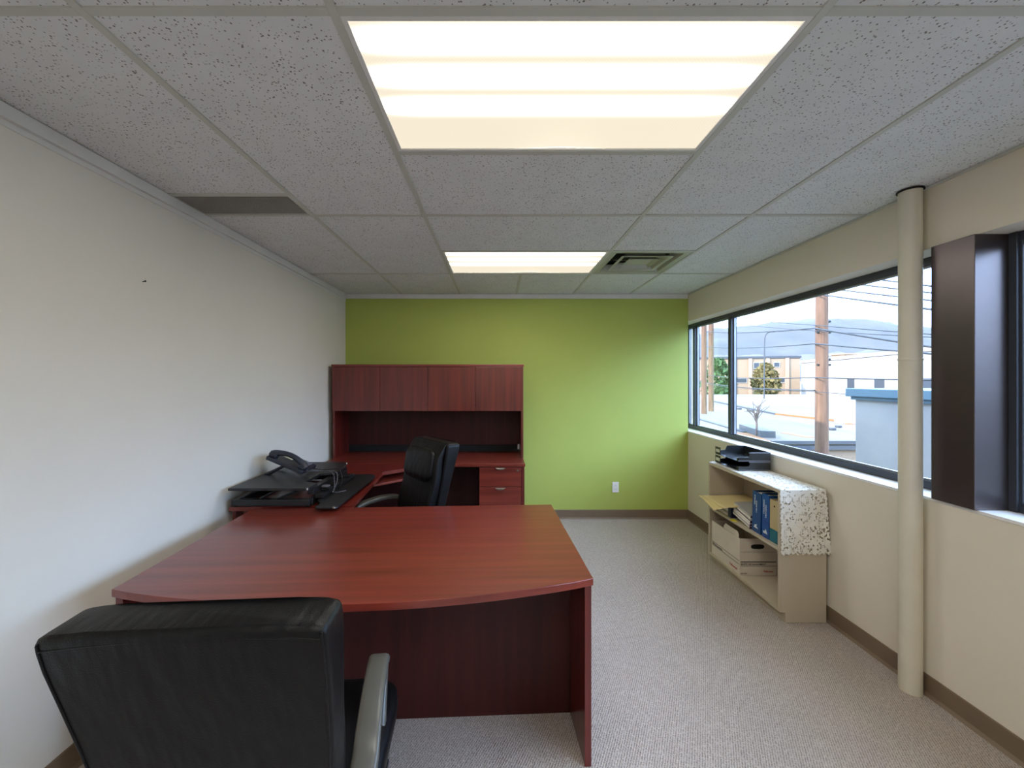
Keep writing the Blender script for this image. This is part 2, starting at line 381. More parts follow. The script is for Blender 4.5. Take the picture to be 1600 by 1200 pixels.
# square supply diffuser: nested frames
t = thing('air_vent', 'square stepped louvred ceiling air vent right of the far light panel', 'air vent', (1.115, 3.125, H))
a = .293
mb = MB()
def frustum(mb, s0, z0, s1, z1, th=.003):
    for (ax, ay, bx, by) in ((-1,-1,1,-1),(1,-1,1,1),(1,1,-1,1),(-1,1,-1,-1)):
        mb.add([(ax*s0,ay*s0,z0),(bx*s0,by*s0,z0),(bx*s1,by*s1,z1),(ax*s1,ay*s1,z1),(ax*s0,ay*s0,z0+th),(bx*s0,by*s0,z0+th),(bx*s1,by*s1,z1+th),(ax*s1,ay*s1,z1+th)],
               [(0,1,2,3),(4,7,6,5),(0,4,5,1),(3,2,6,7),(1,5,6,2),(0,3,7,4)])
frustum(mb, a, -.002, a-.045, .0); mb.build('outer_frame', M['ventgrey'], t)
mb = MB(); frustum(mb, a-.045, .0, a-.075, .05); mb.build('outer_cone', M['ventgrey'], t)
mb = MB(); frustum(mb, a-.10, -.006, a-.125, -.004); frustum(mb, a-.125, -.004, a-.16, .04); mb.build('middle_cone', M['ventgrey'], t)
mb = MB(); frustum(mb, a-.175, -.006, a-.20, .014); mb.box(-(a-.20), a-.20, -(a-.20), a-.20, .012, .016); mb.build('centre_plate', M['ventgrey'], t)
MB().box(-.24,.24,-.24,.24,.07,.20).build('duct_box', M['dark'], t)
MB().box(-.235,-.225,-.005,.005,.02,.072).box(.225,.235,-.005,.005,.02,.072).box(-.20,.20,-.003,.003,.02,.026).build('support_bar', M['ventgrey'], t)
# perforated return grille (egg crate) in the left column
t = thing('return_grille', 'dark perforated rectangular return air grille against the left wall trim', 'air vent', ((XL-1.035)/2, 2.082, H))
hx, hy = (XL*-1-1.035)/2-.02, .108
mb = MB()
dx = .0125; n_ = int(2*hx/dx)
for i in range(n_+1): mb.box(-hx+i*dx-.0012, -hx+i*dx+.0012, -hy, hy, .0, .009)
n2 = int(2*hy/dx)
for j in range(n2+1): mb.box(-hx, hx, -hy+j*dx-.0012, -hy+j*dx+.0012, .0, .009)
g = mb.build('grille_mesh', M['perf'], t)
MB().box(-hx-.006,hx+.006,-hy-.006,-hy,-.002,.012).box(-hx-.006,hx+.006,hy,hy+.006,-.002,.012).box(-hx-.006,-hx,-hy,hy,-.002,.012).box(hx,hx+.006,-hy,hy,-.002,.012).build('frame', M['grid'], t)
MB().box(-hx-.006,hx+.006,-hy-.006,hy+.006,.03,.034).build('backing', M['dark'], t)

# ---------------------------------------------------------------- windows
def bar(mb, y0, y1, z0, z1, x0=WX, x1=WX+.05): mb.box(x0, x1, min(y0,y1), max(y0,y1), z0, z1)
def window(n, ya, yb, mulls):
    """ya > yb : far and near end"""
    fr = MB(); F = .038
    bar(fr, ya, yb, Z0, Z0+F); bar(fr, ya, yb, Z1-F, Z1); bar(fr, ya, ya-F, Z0+F, Z1-F); bar(fr, yb+F, yb, Z0+F, Z1-F)
    ob = struct(fr.build('window_%d' % n, M['bronze'], bevel=.002))
    ys = [ya-F] + [q for mm in mulls for q in (mm+.022, mm-.022)] + [yb+F]
    for mm in mulls:
        mb = MB(); bar(mb, mm+.022, mm-.022, Z0+F, Z1-F, WX-.006, WX+.05); struct(mb.build('mullion', M['bronze'], ob, bevel=.002))
    for k in range(0, len(ys), 2):
        y1, y0 = ys[k], ys[k+1]
        s = MB(); q = .012
        s.box(WX+.02, WX+.035, y0, y0+q, Z0+F, Z1-F).box(WX+.02, WX+.035, y1-q, y1, Z0+F, Z1-F).box(WX+.02, WX+.035, y0+q, y1-q, Z0+F, Z0+F+q).box(WX+.02, WX+.035, y0+q, y1-q, Z1-F-q, Z1-F)
        struct(s.build('glazing_bead', M['alu'], ob)); struct(MB().box(WX+.025, WX+.030, y0+q, y1-q, Z0+F+q, Z1-F-q).build('pane', M['glass'], ob))
window(1, YW0, 1.853, [4.40, 3.72])
window(2, 1.683, YW1, [0.2])
# dark steel column cover between the windows
cc = thing('column_cover', 'tall dark bronze sheet metal box filling the pier between the two windows', 'column cover', (2.115, 1.768, Z0))
MB().box(2.035, WX+.06, 1.683, 1.853, Z0+.0005, Z1-.0005).build('sheet_metal_box', M['boxsteel'], cc, bevel=.0025, world=True)
MB().box(WX-.012, WX, 1.655, 1.6825, Z0+.001, Z1-.001).build('flange', M['bronze'], cc, bevel=.001, world=True)

# pipe
pp = thing('support_pipe', 'cream painted round steel pipe running floor to ceiling by the window', 'pipe', (2.000, 1.912, 0))
MB().tube([(0,0,.0005),(0,0,.04),(0,0,1.60)], .043, 40).tube([(0,0,1.608),(0,0,H-.004)], .043, 40).build('pipe', M['pipe'], pp, smooth=True)
MB().tube([(0,0,1.598),(0,0,1.601),(0,0,1.607),(0,0,1.610)], [.0432,.0448,.0448,.0432], 40).build('coupling', M['pipe'], pp, smooth=True)
MB().tube([(0,0,H-.01),(0,0,H-.004)], .050, 40).build('ceiling_collar', M['dark'], pp)

# outlet and nail
o = thing('wall_outlet', 'small white duplex power outlet low on the green wall', 'outlet', (1.27, YB, .34))
MB().box(-.035,.035,-.006,0,-.057,.057).build('cover_plate', M['outlet'], o, bevel=.003)
for z in (-.02, .02): 
    r_ = MB().box(-.016,.016,-.008,-.006,z-.014,z+.014).build('receptacle', M['outlet'], o, bevel=.001)
    MB().box(-.008,-.006,-.0085,-.0079,z-.005,z+.006).box(.006,.008,-.0085,-.0079,z-.005,z+.006).build('slot', M['dark'], r_)
nl = MB().tube([(XL,1.828,1.961),(XL+.012,1.828,1.963)], .0022, 8).tube([(XL+.012,1.828,1.963),(XL+.0135,1.828,1.963)], .0045, 10).build('wall_nail', M['dark'])
tag(nl, 'tiny dark nail stuck in the bare left wall', 'nail')

# ---------------------------------------------------------------- main desk (bow front), local frame turned 2.6 degrees
DT = .74; Wd = 1.784; Dd = .896
ang = R(2.6)
dk = thing('executive_desk', 'cherry wood bow front desk with dark modesty panel, standing in the middle', 'desk', (-1.4136, 1.4417, 0), ang)
pts = [(0,0)]
for i in range(1, 24):
    u = i/24; pts.append((Wd*u, -.135*math.sin(math.pi*u)**.85 if True else 0))
pts += [(Wd,0),(Wd,Dd),(0,Dd)]
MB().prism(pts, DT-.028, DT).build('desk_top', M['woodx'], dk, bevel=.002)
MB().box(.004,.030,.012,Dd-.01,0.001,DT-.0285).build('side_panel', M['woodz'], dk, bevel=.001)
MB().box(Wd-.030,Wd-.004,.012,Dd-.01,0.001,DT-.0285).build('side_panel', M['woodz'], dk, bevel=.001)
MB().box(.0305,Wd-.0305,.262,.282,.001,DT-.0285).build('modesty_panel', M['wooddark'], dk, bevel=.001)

# ---------------------------------------------------------------- return desk with corner cut and tray
rt = thing('desk_return', 'cherry wood side desk along the left wall under the black converter', 'desk', (-1.25, 2.9, 0))
poly = [(-1.62,2.372),(-.888,2.405),(-.948,3.25),(-.935,3.275),(-.62,3.535),(-.56,3.571),(-1.62,3.571)]
MB().prism(poly, DT-.028, DT).build('desk_top', M['woody'], rt, bevel=.002, world=True)
MB().box(-1.615,-1.595,2.40,3.56,.001,DT-.0285).build('side_panel', M['woodz'], rt, world=True, bevel=.001)
MB().box(-1.55,-.98,2.40,2.42,.001,DT-.0285).build('end_panel', M['woodz'], rt, world=True, bevel=.001)
d = Vector((.38,.34,0)).normalized(); nn = Vector((-d.y, d.x, 0))
a0 = Vector((-1.04,3.122,0)); a1 = a0 + d*.56
q = [a0, a1, a1+nn*.22, a0+nn*.22]
MB().prism([(p.x,p.y) for p in q], .645, .662).build('keyboard_tray', M['woodx'], rt, world=True, bevel=.0015)
for s_ in (.05, .51):
    p = a0 + d*s_ + nn*.1
    MB().tube([p+Vector((0,0,.662)), p+Vector((0,0,.712))], .012, 10).build('tray_slide', M['dark'], rt, world=True)

# ---------------------------------------------------------------- credenza and hutch
CX0, CX1, CY0, CY1 = -1.600, .248, 3.575, 4.20
cz = thing('credenza', 'cherry wood credenza with file drawers below the wall hutch', 'credenza', (-.67, 3.9, 0))
MB().box(CX0, CX1, CY0, CY1, DT-.028, DT).build('desk_top', M['woodx'], cz, bevel=.002, world=True)
MB().box(CX1-.032, CX1-.006, CY0+.018, CY1-.01, .001, DT-.0285).build('side_panel', M['woodz'], cz, bevel=.001, world=True)
MB().box(CX0+.006, CX0+.030, CY0+.018, CY1-.01, .001, DT-.0285).build('side_panel', M['woodz'], cz, bevel=.001, world=True)
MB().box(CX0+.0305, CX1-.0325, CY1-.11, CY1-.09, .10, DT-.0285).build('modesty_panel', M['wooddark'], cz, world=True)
DX0, DX1 = -.172, CX1-.0325
MB().box(DX0, DX1, CY0+.036, CY1-.12, .02, DT-.0285).build('pedestal', M['wooddark'], cz, world=True, bevel=.001)
for (za, zb) in ((.528,.704),(.06,.522)):
    dr = MB().box(DX0+.003, DX1-.003, CY0+.016, CY0+.0355, za, zb).build('drawer', M['woodx'], cz, world=True, bevel=.0015)
    xc = (DX0+DX1)/2; mb = MB(); pl = []
    for i in range(13):
        a = math.pi*i/12; pl.append((xc+.048*math.cos(a), zb-.004-.022*math.sin(a)))
    v = [(x, CY0+.016, z) for x, z in pl] + [(x*.0+xc+(x-xc)*.85, CY0-.006, zb-.004+(z-zb+.004)*.75) for x, z in pl]
    mb.add(v, [tuple(range(12,-1,-1)), tuple(range(13,26))] + [(i,i+1,14+i,13+i) for i in range(12)] + [(12,0,13,25)])
    h_ = mb.build('handle', M['nickel'], dr, smooth=False, bevel=.002)
    for vv in h_.data.vertices: vv.co -= cz.location
mb = MB().tube([(DX1-.035, CY0+.016, .675),(DX1-.035, CY0+.010, .675)], .009, 16)
mb.build('drawer_lock', M['nickel'], cz, world=True)

HX0, HX1, HY0, HY1, HT = -1.600, .246, 3.80, 4.185, 1.650
ht = thing('hutch', 'cherry wood four door wall hutch standing on the credenza', 'hutch', (-.67, 4.0, DT))
for x in (HX0, HX1-.022): MB().box(x, x+.022, HY0+.018, HY1, DT+.001, HT-.022).build('side_panel', M['woodz'], ht, bevel=.001, world=True)
MB().box(HX0-.004, HX1+.004, HY0-.004, HY1, HT-.0215, HT).build('top_panel', M['woodx'], ht, bevel=.0015, world=True)
MB().box(HX0+.0225, HX1-.0225, HY0+.02, HY1-.02, 1.205, 1.223).build('cabinet_floor', M['woodx'], ht, world=True)
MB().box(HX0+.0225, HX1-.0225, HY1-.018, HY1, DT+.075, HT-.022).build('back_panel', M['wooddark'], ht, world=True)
MB().box(HX0+.0225, HX1-.0225, HY1-.006, HY1, DT+.001, DT+.072).build('cable_gap_strip', M['dark'], ht, world=True)
dw = (HX1-HX0-.004)/4
for k in range(4):
    x0 = HX0+.002+k*dw
    MB().box(x0+.0015, x0+dw-.0015, HY0-.001, HY0+.017, 1.200, HT-.024).build('door', wood('cherry_door_%d' % k, 2, (80,24,20), (118,38,28), .33) if k == 0 else bpy.data.materials['cherry_door_0'], ht, bevel=.0015, world=True)
MB().box(HX1-.040, HX1-.0225, HY1-.05, HY1-.03, DT+.03, DT+.085).build('cable_clip', M['outlet'], ht, world=True, bevel=.002)

# ---------------------------------------------------------------- sit-stand converter
cv = thing('desk_converter', 'black two tier sit stand desk converter on the left side desk', 'desk converter', (-1.35, 2.7, DT))
PZ = .862
poly = [(-1.60,2.335),(-1.140,2.335),(-1.125,2.35),(-1.125,2.46),(-1.215,2.49),(-1.215,2.70),(-1.125,2.73),(-1.125,2.93),(-1.175,3.05),(-1.21,3.08),(-1.60,3.08)]
MB().prism(poly, PZ-.017, PZ).build('platform', M['blacktop'], cv, bevel=.003, world=True)
for (x, y) in ((-1.134,2.344),(-1.134,2.93),(-1.168,3.045)): MB().sell((x-.004, y+.004, PZ-.009), (.018,.018,.020), .8, nu=14, nv=8).build('corner_cap', M['nickel'], cv, world=True, smooth=True)
poly = [(-1.055,2.272),(-1.04,2.262),(-.94,2.262),(-.925,2.275),(-.925,2.96),(-.94,3.02),(-.985,3.05),(-1.10,3.05),(-1.10,2.40),(-1.07,2.36),(-1.055,2.34)]
MB().prism(poly, .762, .774).build('keyboard_shelf', M['blacktop'], cv, bevel=.003, world=True)
MB().sell((-.945, 2.272, .768), (.022,.022,.015), .8, nu=14, nv=8).build('corner_cap', M['nickel'], cv, world=True, smooth=True)
# base frame
mb = MB().box(-1.60,-1.13,2.36,2.40,DT+.006,DT+.046).box(-1.60,-1.13,2.98,3.02,DT+.006,DT+.046).box(-1.60,-1.56,2.40,2.98,DT+.006,DT+.046).box(-1.16,-1.13,2.40,2.98,DT+.006,DT+.040)
mb.build('base_frame', M['black'], cv, bevel=.004, world=True)
for (x, y) in ((-1.58,2.38),(-1.15,2.38),(-1.58,3.0),(-1.15,3.0)): MB().tube([(x,y,DT+.0005),(x,y,DT+.006)], .014, 14).build('foot', M['black'], cv, world=True)
for y in (2.385, 2.415, 2.96, 2.99):
    for k, (xa, xb) in enumerate(((-1.56,-1.44),(-1.44,-1.32),(-1.33,-1.18))):
        p0 = Vector((xa, y, DT+.046)); p1 = Vector((xb, y, PZ-.018)); dd = (p1-p0)
        MB().tube([p0, p1], .0065, 6).build('lift_arm', M['black'], cv, world=True)
MB().box(-1.125,-1.075,2.42,2.96,.776,.800).box(-1.17,-1.13,2.42,2.96,.80,.838).build('shelf_bracket', M['black'], cv, bevel=.003, world=True)
for y in (2.50, 2.62, 2.84): MB().box(-1.122,-1.07,y,y+.05,.802,.812).build('bracket_plate', M['black'], cv, bevel=.002, world=True)
MB().sell((-1.10,2.52,.826), (.05,.05,.012), .6, nu=14, nv=8).build('lift_lever', M['cord'], cv, world=True, smooth=True)

# ---------------------------------------------------------------- desk phone (screen faces +X)
ph = thing('desk_phone', 'dark grey corded office telephone tilted up on its stand on the converter', 'telephone', (-1.435, 2.73, PZ+.001))
T = Matrix.Translation((.125,0,.006)) @ Matrix.Rotation(R(23), 4, 'Y')
MB().box(-.265,0,-.10,.10,0,.026,T).build('phone_body', M['greyplastic'], ph, bevel=.006, seg=3)
MB().box(-.22,-.14,.0,.088,.0262,.030,T).build('display', M['whitelab'], ph, bevel=.001)
kb = MB()
for i in range(4):
    for j in range(3): kb.box(-.115+i*.024,-.098+i*.024, .005+j*.028, .025+j*.028, .0262,.030,T)
kb.build('keypad', M['keys'], ph, bevel=.0008)
# handset: arch on the near side
pth = []; rad = []
for i in range(21):
    u = i/20; x = -.245+.235*u; z = .040+.040*math.sin(math.pi*u)**.7
    pth.append(T @ Vector((x,-.066,z))); rad.append(.017 + .010*(abs(2*u-1)**3))
hs = MB().tube(pth, rad, 14).sell(T @ Vector((-.236,-.066,.040)), (.062,.052,.040), .7, T.to_3x3().to_4x4()).sell(T @ Vector((-.026,-.066,.040)), (.060,.052,.040), .7, T.to_3x3().to_4x4())
hs.build('handset', M['greyplastic'], ph, smooth=True)
st = T @ Vector((-.150,0,0))
for y in (-.07,.055):
    MB().add([(st.x-.008,y,st.z),(st.x+.014,y,st.z-.004),(-.118,y,.0),(-.150,y,.0),(st.x-.008,y+.018,st.z),(st.x+.014,y+.018,st.z-.004),(-.118,y+.018,.0),(-.150,y+.018,.0)],
         [(0,1,2,3),(4,7,6,5),(0,4,5,1),(1,5,6,2),(2,6,7,3),(3,7,4,0)]).build('stand_leg', M['greyplastic'], ph, bevel=.002)
MB().box(-.150,-.118,-.052,.055,.0,.008).build('stand_foot', M['greyplastic'], ph, bevel=.002)
# cords
def spline(ps, n=12):
    ps = [Vector(p) for p in ps]; out = []
    for i in range(len(ps)-1):
        p0 = ps[max(i-1,0)]; p1 = ps[i]; p2 = ps[i+1]; p3 = ps[min(i+2,len(ps)-1)]
        for k in range(n):
            t = k/n; out.append(.5*((2*p1)+(p2-p0)*t+(2*p0-5*p1+4*p2-p3)*t*t+(3*p1-p0-3*p2+p3)*t**3))
    return out + [ps[-1]]
path = spline([(.118,-.06,.022),(.17,-.05,.024),(.25,-.03,.016),(.315,-.06,.012),(.345,-.10,-.03),(.365,-.15,-.075),(.375,-.20,-.078)], 40)
coil = []
for i, p in enumerate(path):
    a = i*1.15; coil.append(p + Vector((0, math.cos(a)*.0045, math.sin(a)*.0045)))
MB().tube(coil, .0016, 6).build('coiled_cord', M['cord'], ph, smooth=True)
MB().tube(spline([(.10,.03,.02),(.17,.02,.006),(.24,-.02,.010),(.31,-.02,.014),(.345,-.05,-.01),(.362,-.12,-.06),(.36,-.17,-.080),(.40,-.19,-.083),(.44,-.15,-.084)], 14), .0026, 8).build('network_cable', M['cord'], ph, smooth=True)
MB().tube(spline([(.10,.05,.02),(.18,.06,.006),(.26,.05,.010),(.325,.03,.014),(.36,-.01,-.04),(.37,-.06,-.078),(.375,-.11,-.081)], 14), .0026, 8).build('power_cable', M['black'], ph, smooth=True)

# ---------------------------------------------------------------- executive chair
def rrect(cx_, cy_, z, hw, ht_, tilt=0., n=40, e=.22):
    out = []
    for i in range(n):
        a = 2*math.pi*i/n + math.pi/n; c, s = math.cos(a), math.sin(a)
        x = hw*math.copysign(abs(c)**e, c); y = ht_*math.copysign(abs(s)**e, s)
        out.append(Vector((cx_+x, cy_+y, z+tilt*y)))
    return out
def chair(label):
    t = thing('office_chair', label, 'chair')
    # back shell: reclined, wider at the top
    prof = [(.46,-.235,.175,.018),(.50,-.245,.200,.026),(.58,-.262,.213,.030),(.70,-.285,.222,.033),(.82,-.312,.230,.035),(.93,-.336,.236,.042),(1.02,-.354,.240,.048),(1.060,-.362,.240,.050),(1.074,-.365,.239,.050),(1.082,-.366,.236,.047),(1.086,-.367,.229,.041)]
    drop = lambda x, z:   .010*max(0, min(1, (z-.95)/.08))*(abs(x)/.24)**3
    rings = [rrect(0, y, z, hw, th, .02, 56, .13) for z, y, hw, th in prof]
    for (z, y, hw, th), r_ in zip(prof, rings):
        for p in r_: p.z -= drop(p.x, z)
    MB().loft(rings).build('backrest_shell', M['leather'], t, smooth=True)
    # piping: rear top seam and the upright side seams
    def edge(sx, sy, k0=1, k1=9):
        return [Vector((sx*hw*.962, y+sy*th*.962, z+.02*sy*th*.96-drop(hw*.96, z))) for z, y, hw, th in prof[k0:k1]]
    for sx in (-1, 1):
        for sy in (-1, 1): MB().tube(edge(sx, sy), .0026, 8).build('piping', M['leather'], t, smooth=True)
        e0, e1 = edge(sx,-1)[-1], edge(sx,1)[-1]
        MB().tube([e0+(e1-e0)*u+Vector((0,0,.006*math.sin(math.pi*u))) for u in (0,.25,.5,.75,1)], .0026, 8).build('piping', M['leather'], t, smooth=True)
    z, y, hw, th = prof[7]
    MB().tube([Vector((hw*.96*u, y-th*.985, z-.02*th-drop(hw*u, z)+.004)) for u in [i/12-1 for i in range(25)]], .0024, 8).build('rear_seam', M['leather'], t, smooth=True)
    # front cushion
    rings = []
    for k in range(15):
        u = k/14; z = .50+.570*u; y = -.198-.115*u**1.1+.010*math.sin(u*9)-.03*max(0,(u-.85)/.15); g = math.sin(math.pi*min(max(u,.03),.97))**.25
        rings.append(rrect(0, y+.012, z, (.198+.030*u)*(.90+.10*g), .034*g*(1+.15*math.sin(math.pi*u)), .2, e=.3))
    MB().loft(rings).build('back_cushion', M['leather'], t, smooth=True)
    MB().sell((0,-.258,.925), (.37,.095,.22), .28, Matrix.Rotation(R(13),4,'X'), nu=36, nv=20, e2=.5).build('headrest', M['leather'], t, smooth=True)
    MB().sell((0,.0,.455), (.52,.52,.12), .30, nu=44, nv=16, e2=.55).build('seat', M['leather'], t, smooth=True)
    MB().box(-.21,.21,-.22,.20,.375,.397).build('seat_pan', M['black'], t, bevel=.006)
    MB().box(-.04,.04,-.27,-.20,.385,.50).box(-.04,.04,-.25,.0,.36,.376).build('back_bracket', M['black'], t, bevel=.006)
    for sx in (-1, 1):
        x = sx*.252
        path = spline([(x,-.235,.625),(x,-.18,.655),(x,-.08,.668),(x,.03,.664),(x,.105,.650),(x,.145,.622),(x,.135,.585),(x,.09,.535),(x,.05,.47),(x,.03,.41)], 7)
        n_ = len(path)
        path = [Vector((q.x-sx*.045*max(0,min(1,(q.y+.2)/.34)), q.y, q.z)) for q in path]
        am = MB().sweep(path, [.060 if i < n_*.55 else .050 for i in range(n_)], [.028 if i < n_*.55 else .030 for i in range(n_)]).build('armrest', M['armpad'], t, smooth=True)
        MB().box(min(x,sx*.18), max(x,sx*.18), .0, .06, .375, .39).build('arm_bracket', M['black'], am)
    MB().tube([(0,0,.10),(0,0,.22),(0,0,.22),(0,0,.375)], [.028,.028,.018,.018], 20).build('gas_cylinder', M['black'], t)
    hub = MB().tube([(0,0,.075),(0,0,.115)], .045, 20).build('base_hub', M['black'], t, smooth=True)
    for k in range(5):
        a = R(72*k+20); Mz = Matrix.Rotation(a, 4, 'Z')
        v = [Mz @ Vector(p) for p in ((.03,-.026,.078),(.03,.026,.078),(.03,.026,.112),(.03,-.026,.112),(.30,-.015,.062),(.30,.015,.062),(.30,.015,.080),(.30,-.015,.080))]
        MB().add(v, [(0,1,2,3),(4,7,6,5),(0,4,5,1),(1,5,6,2),(2,6,7,3),(3,7,4,0)]).build('base_leg', M['black'], t, bevel=.004)
        c_ = Mz @ Vector((.285,0,.0285)); ax = Mz @ Vector((0,1,0))
        cs = MB()
        for s_ in (-1, 1): cs.tube([c_+ax*s_*.008, c_+ax*s_*.026], .0275, 18)
        cs.tube([c_+ax*-.010, c_+ax*.010], .012, 10); cs.tube([c_+Vector((0,0,.0)), c_+Vector((0,0,.036))], .009, 8)
        cs.build('caster', M['black'], t, bevel=.002)
    return t
c1 = chair('black leather office chair seen from behind in the foreground before the desk')
c2 = copy_tree(c1)
c2['label'] = 'black leather office chair turned left, between the desk and the hutch'
c1.location = (-.568, 1.085, 0); c1.rotation_euler = (0,0,R(4))
c2.location = (-.725, 2.57, 0); c2.rotation_euler = (0,0,R(130))

# ---------------------------------------------------------------- low bookcase by the window
BX0, BX1, BY0, BY1, BT = 1.745, 2.033, 2.44, 3.27, .820
bk = thing('low_bookcase', 'low putty coloured two shelf bookcase against the window wall', 'bookcase', (1.89, 2.855, 0))
th = .019
MB().box(BX0, BX1, BY0, BY0+th, .064, BT-th).build('side_panel', M['putty'], bk, bevel=.001, world=True)
MB().box(BX0, BX1, BY1-th, BY1, .064, BT-th).build('side_panel', M['putty'], bk, bevel=.001, world=True)
MB().box(BX0, BX1, BY0, BY1, BT-th, BT).build('top_panel', M['putty'], bk, bevel=.001, world=True)
MB().box(BX0, BX1-.006, BY0+th, BY1-th, .440, .459).build('shelf', M['putty'], bk, bevel=.001, world=True)
MB().box(BX0, BX1-.006, BY0+th, BY1-th, .064, .083).build('bottom_shelf', M['putty'], bk, bevel=.001, world=True)
MB().box(BX1-.006, BX1, BY0+th, BY1-th, .083, BT-th).build('back_panel', M['putty'], bk, world=True)
MB().box(BX0+.035, BX1, BY0, BY1-.01, .001, .064).build('plinth', M['putty'], bk, bevel=.001, world=True)

# lace runner: real openwork, draped over the top and down the near end
def lace_hole(s, u):
    """s along the cloth (m), u across (m)"""
    p = Vector((s*58, u*58, 0)); d_, pt = noise.voronoi(p)
    big = noise.noise(Vector((s*9, u*9, 3.3)))
    if d_[0] < .30+.18*big: return True
    # lattice medallions
    sx = (s % .105)-.0525; ux = ((u+.0) % .10)-.05
    r2 = math.hypot(sx, ux)
    if .018 < r2 < .034 and int((s+u)*190) % 2 == 0 and int((s-u)*190) % 2 == 0: return True
    return False
L1 = BY1-BY0; hang = .405; far = .10; step = .0038
W_ = .300; nu_ = int(W_/step); ns = int((L1+hang+far)/step)
v = []; f = []; idx = {}
zt = BT+.003
for i in range(ns+1):
    s = -far + (L1+hang+far)*i/ns
    for j in range(nu_+1):
        u = W_*j/nu_; wav = noise.noise(Vector((s*14, u*14, 1)))
        scal = .006*abs(math.sin(u*math.pi/.028)) 
        if s < 0: p = (BX0+.006+u*.93, BY1+.004+.002*wav, zt+s)
        elif s <= L1: p = (BX0+.004+u*.945+.003*noise.noise(Vector((s*20,0,0))), BY1-s, zt+.0012+.001*wav)
        else:
            q_ = s-L1; fl = q_/hang
            p = (BX0-.004+u*(.96+.10*fl), BY0-.0045-.010*fl*abs(wav)-.010*fl*(.5+.5*math.sin(u*34+1)), zt-q_*.985)
        idx[i,j] = len(v); v.append(p)
for i in range(ns):
    for j in range(nu_):
        s = -far + (L1+hang+far)*(i+.5)/ns; u = W_*(j+.5)/nu_
        endd = L1+hang-s; 
        lim = .007*1.8*(.5+.5*math.cos(u*2*math.pi/.030)); lim2 = .005*(.5+.5*math.cos(s*2*math.pi/.030))
        if endd < lim or s+far < lim or u < lim2 or W_-u < lim2: continue
        if 0.0 < s < L1 and lace_hole(s,u) and (i+j) % 1 == 0: continue
        if not (0.0 < s < L1) and lace_hole(s,u): continue
        f.append((idx[i,j], idx[i+1,j], idx[i+1,j+1], idx[i,j+1]))
lm = MB().add(v, f).build('lace_runner', M['lace'])
bm = bmesh.new(); bm.from_mesh(lm.data); bmesh.ops.delete(bm, geom=[x for x in bm.verts if not x.link_faces], context='VERTS'); bm.to_mesh(lm.data); bm.free()
sm = lm.modifiers.new('thickness', 'SOLIDIFY'); sm.thickness = .0012; sm.offset = 0
tag(lm, 'white crocheted lace runner draped over the low bookcase and down its near end', 'table runner')

# letter trays, stacked: open front faces the room
def tray(z, label):
    t = thing('letter_tray', label, 'letter tray', (1.93, 3.08, z), 0, None)
    x0, x1, y0, y1, h = 1.785, 2.026, 2.93, 3.235, .066
    tk = .0025; w_ = lambda *a: MB().box(*a)
    w_(x0, x1, y0, y1, z, z+tk).build('tray_floor', M['smoke'], t, world=True)
    w_(x1-tk, x1, y0, y1, z+tk, z+h).build('back_wall', M['smoke'], t, world=True)
    for ya in (y0, y1-tk):
        Mx = Matrix(((1,0,0,0),(0,0,1,0),(0,1,0,0),(0,0,0,1)))
        MB().prism([(x0,z+tk),(x1-tk,z+tk),(x1-tk,z+h),(x0+.095,z+h),(x0+.080,z+.032),(x0,z+.024)], ya, ya+tk, Mx).build('side_wall', M['smoke'], t, world=True)
    # front posts with label windows
    lb = MB().box(x0-.002, x0, y1-.075, y1, z+.004, z+h-.004).build('label_holder', M['black'], t, world=True, bevel=.001)
    l2 = MB().box(x0-.003, x0-.0021, y1-.066, y1-.012, z+.020, z+h-.022).build('label', M['whitelab'], lb)
    for vv in l2.data.vertices: vv.co -= t.location
    w_(x0, x0+.004, y0, y0+.02, z+tk, z+.026).box(x0, x0+.095, y0-.001, y0, z+.024, z+.030).build('front_lip', M['smoke'], t, world=True)
    w_(x0+.08, x1, y0-.002, y0-.0002, z+h-.008, z+h).box(x0, x1, y0-.002, y0-.0002, z, z+.006).build('stacking_rail', M['cord'], t, world=True)
    return t
tray(BT+.0085, 'black plastic letter tray standing on the lace, lower of two')
tray(BT+.0085+.0685, 'black plastic letter tray with open front, stacked on top of the other')

# binders upright on the middle shelf
SZ = .4595
def binder(name, y0, y1, h, m, label, lean=0., depth=.25, cat='binder'):
    t = thing(name, label, cat, (BX0+.022, (y0+y1)/2, SZ), 0)
    M4 = Matrix.Rotation(lean, 4, 'X'); hw = (y1-y0)/2
    MB().box(0, .004, -hw, hw, 0, h, M4).box(0, depth, -hw, -hw+.003, 0, h, M4).box(0, depth, hw-.003, hw, 0, h, M4).build('cover', m, t, bevel=.001)
    MB().box(.006, depth-.02, -hw+.006, hw-.006, .006, h-.012, M4).build('pages', M['paper'], t)
    return t, M4, hw
def spine_text(t, M4, s, size, y, z, m, name='spine_text'):
    TM = M4 @ Matrix.Translation((-.0006, y, z)) @ Matrix(((0,0,-1,0),(0,1,0,0),(-1,0,0,0),(0,0,0,1)))
    # text runs down the spine: x axis of text -> -z, y axis of text -> +y
    return text(name, s, size, m, t, TM, .0003)
b1, M4, hw = binder('ring_binder', 2.655, 2.742, .278, M['blue'], 'wide blue ring binder leaning at the left of the upright binders', lean=R(2.2))
for yy, z, s_ in ((.014,.255,'BUSINESS'),(-.004,.22,'GUIDE 2011')): spine_text(b1, M4, s_, .016, yy, z, M['whiteink'])
MB().prism([(-.02,.030),(.0,.045),(-.01,.060),(.016,.050),(.024,.030)], -.001, -.0004, M4 @ Matrix(((0,0,1,0),(1,0,0,0),(0,1,0,0),(0,0,0,1)))).build('spine_picture', M['whiteink'], b1)
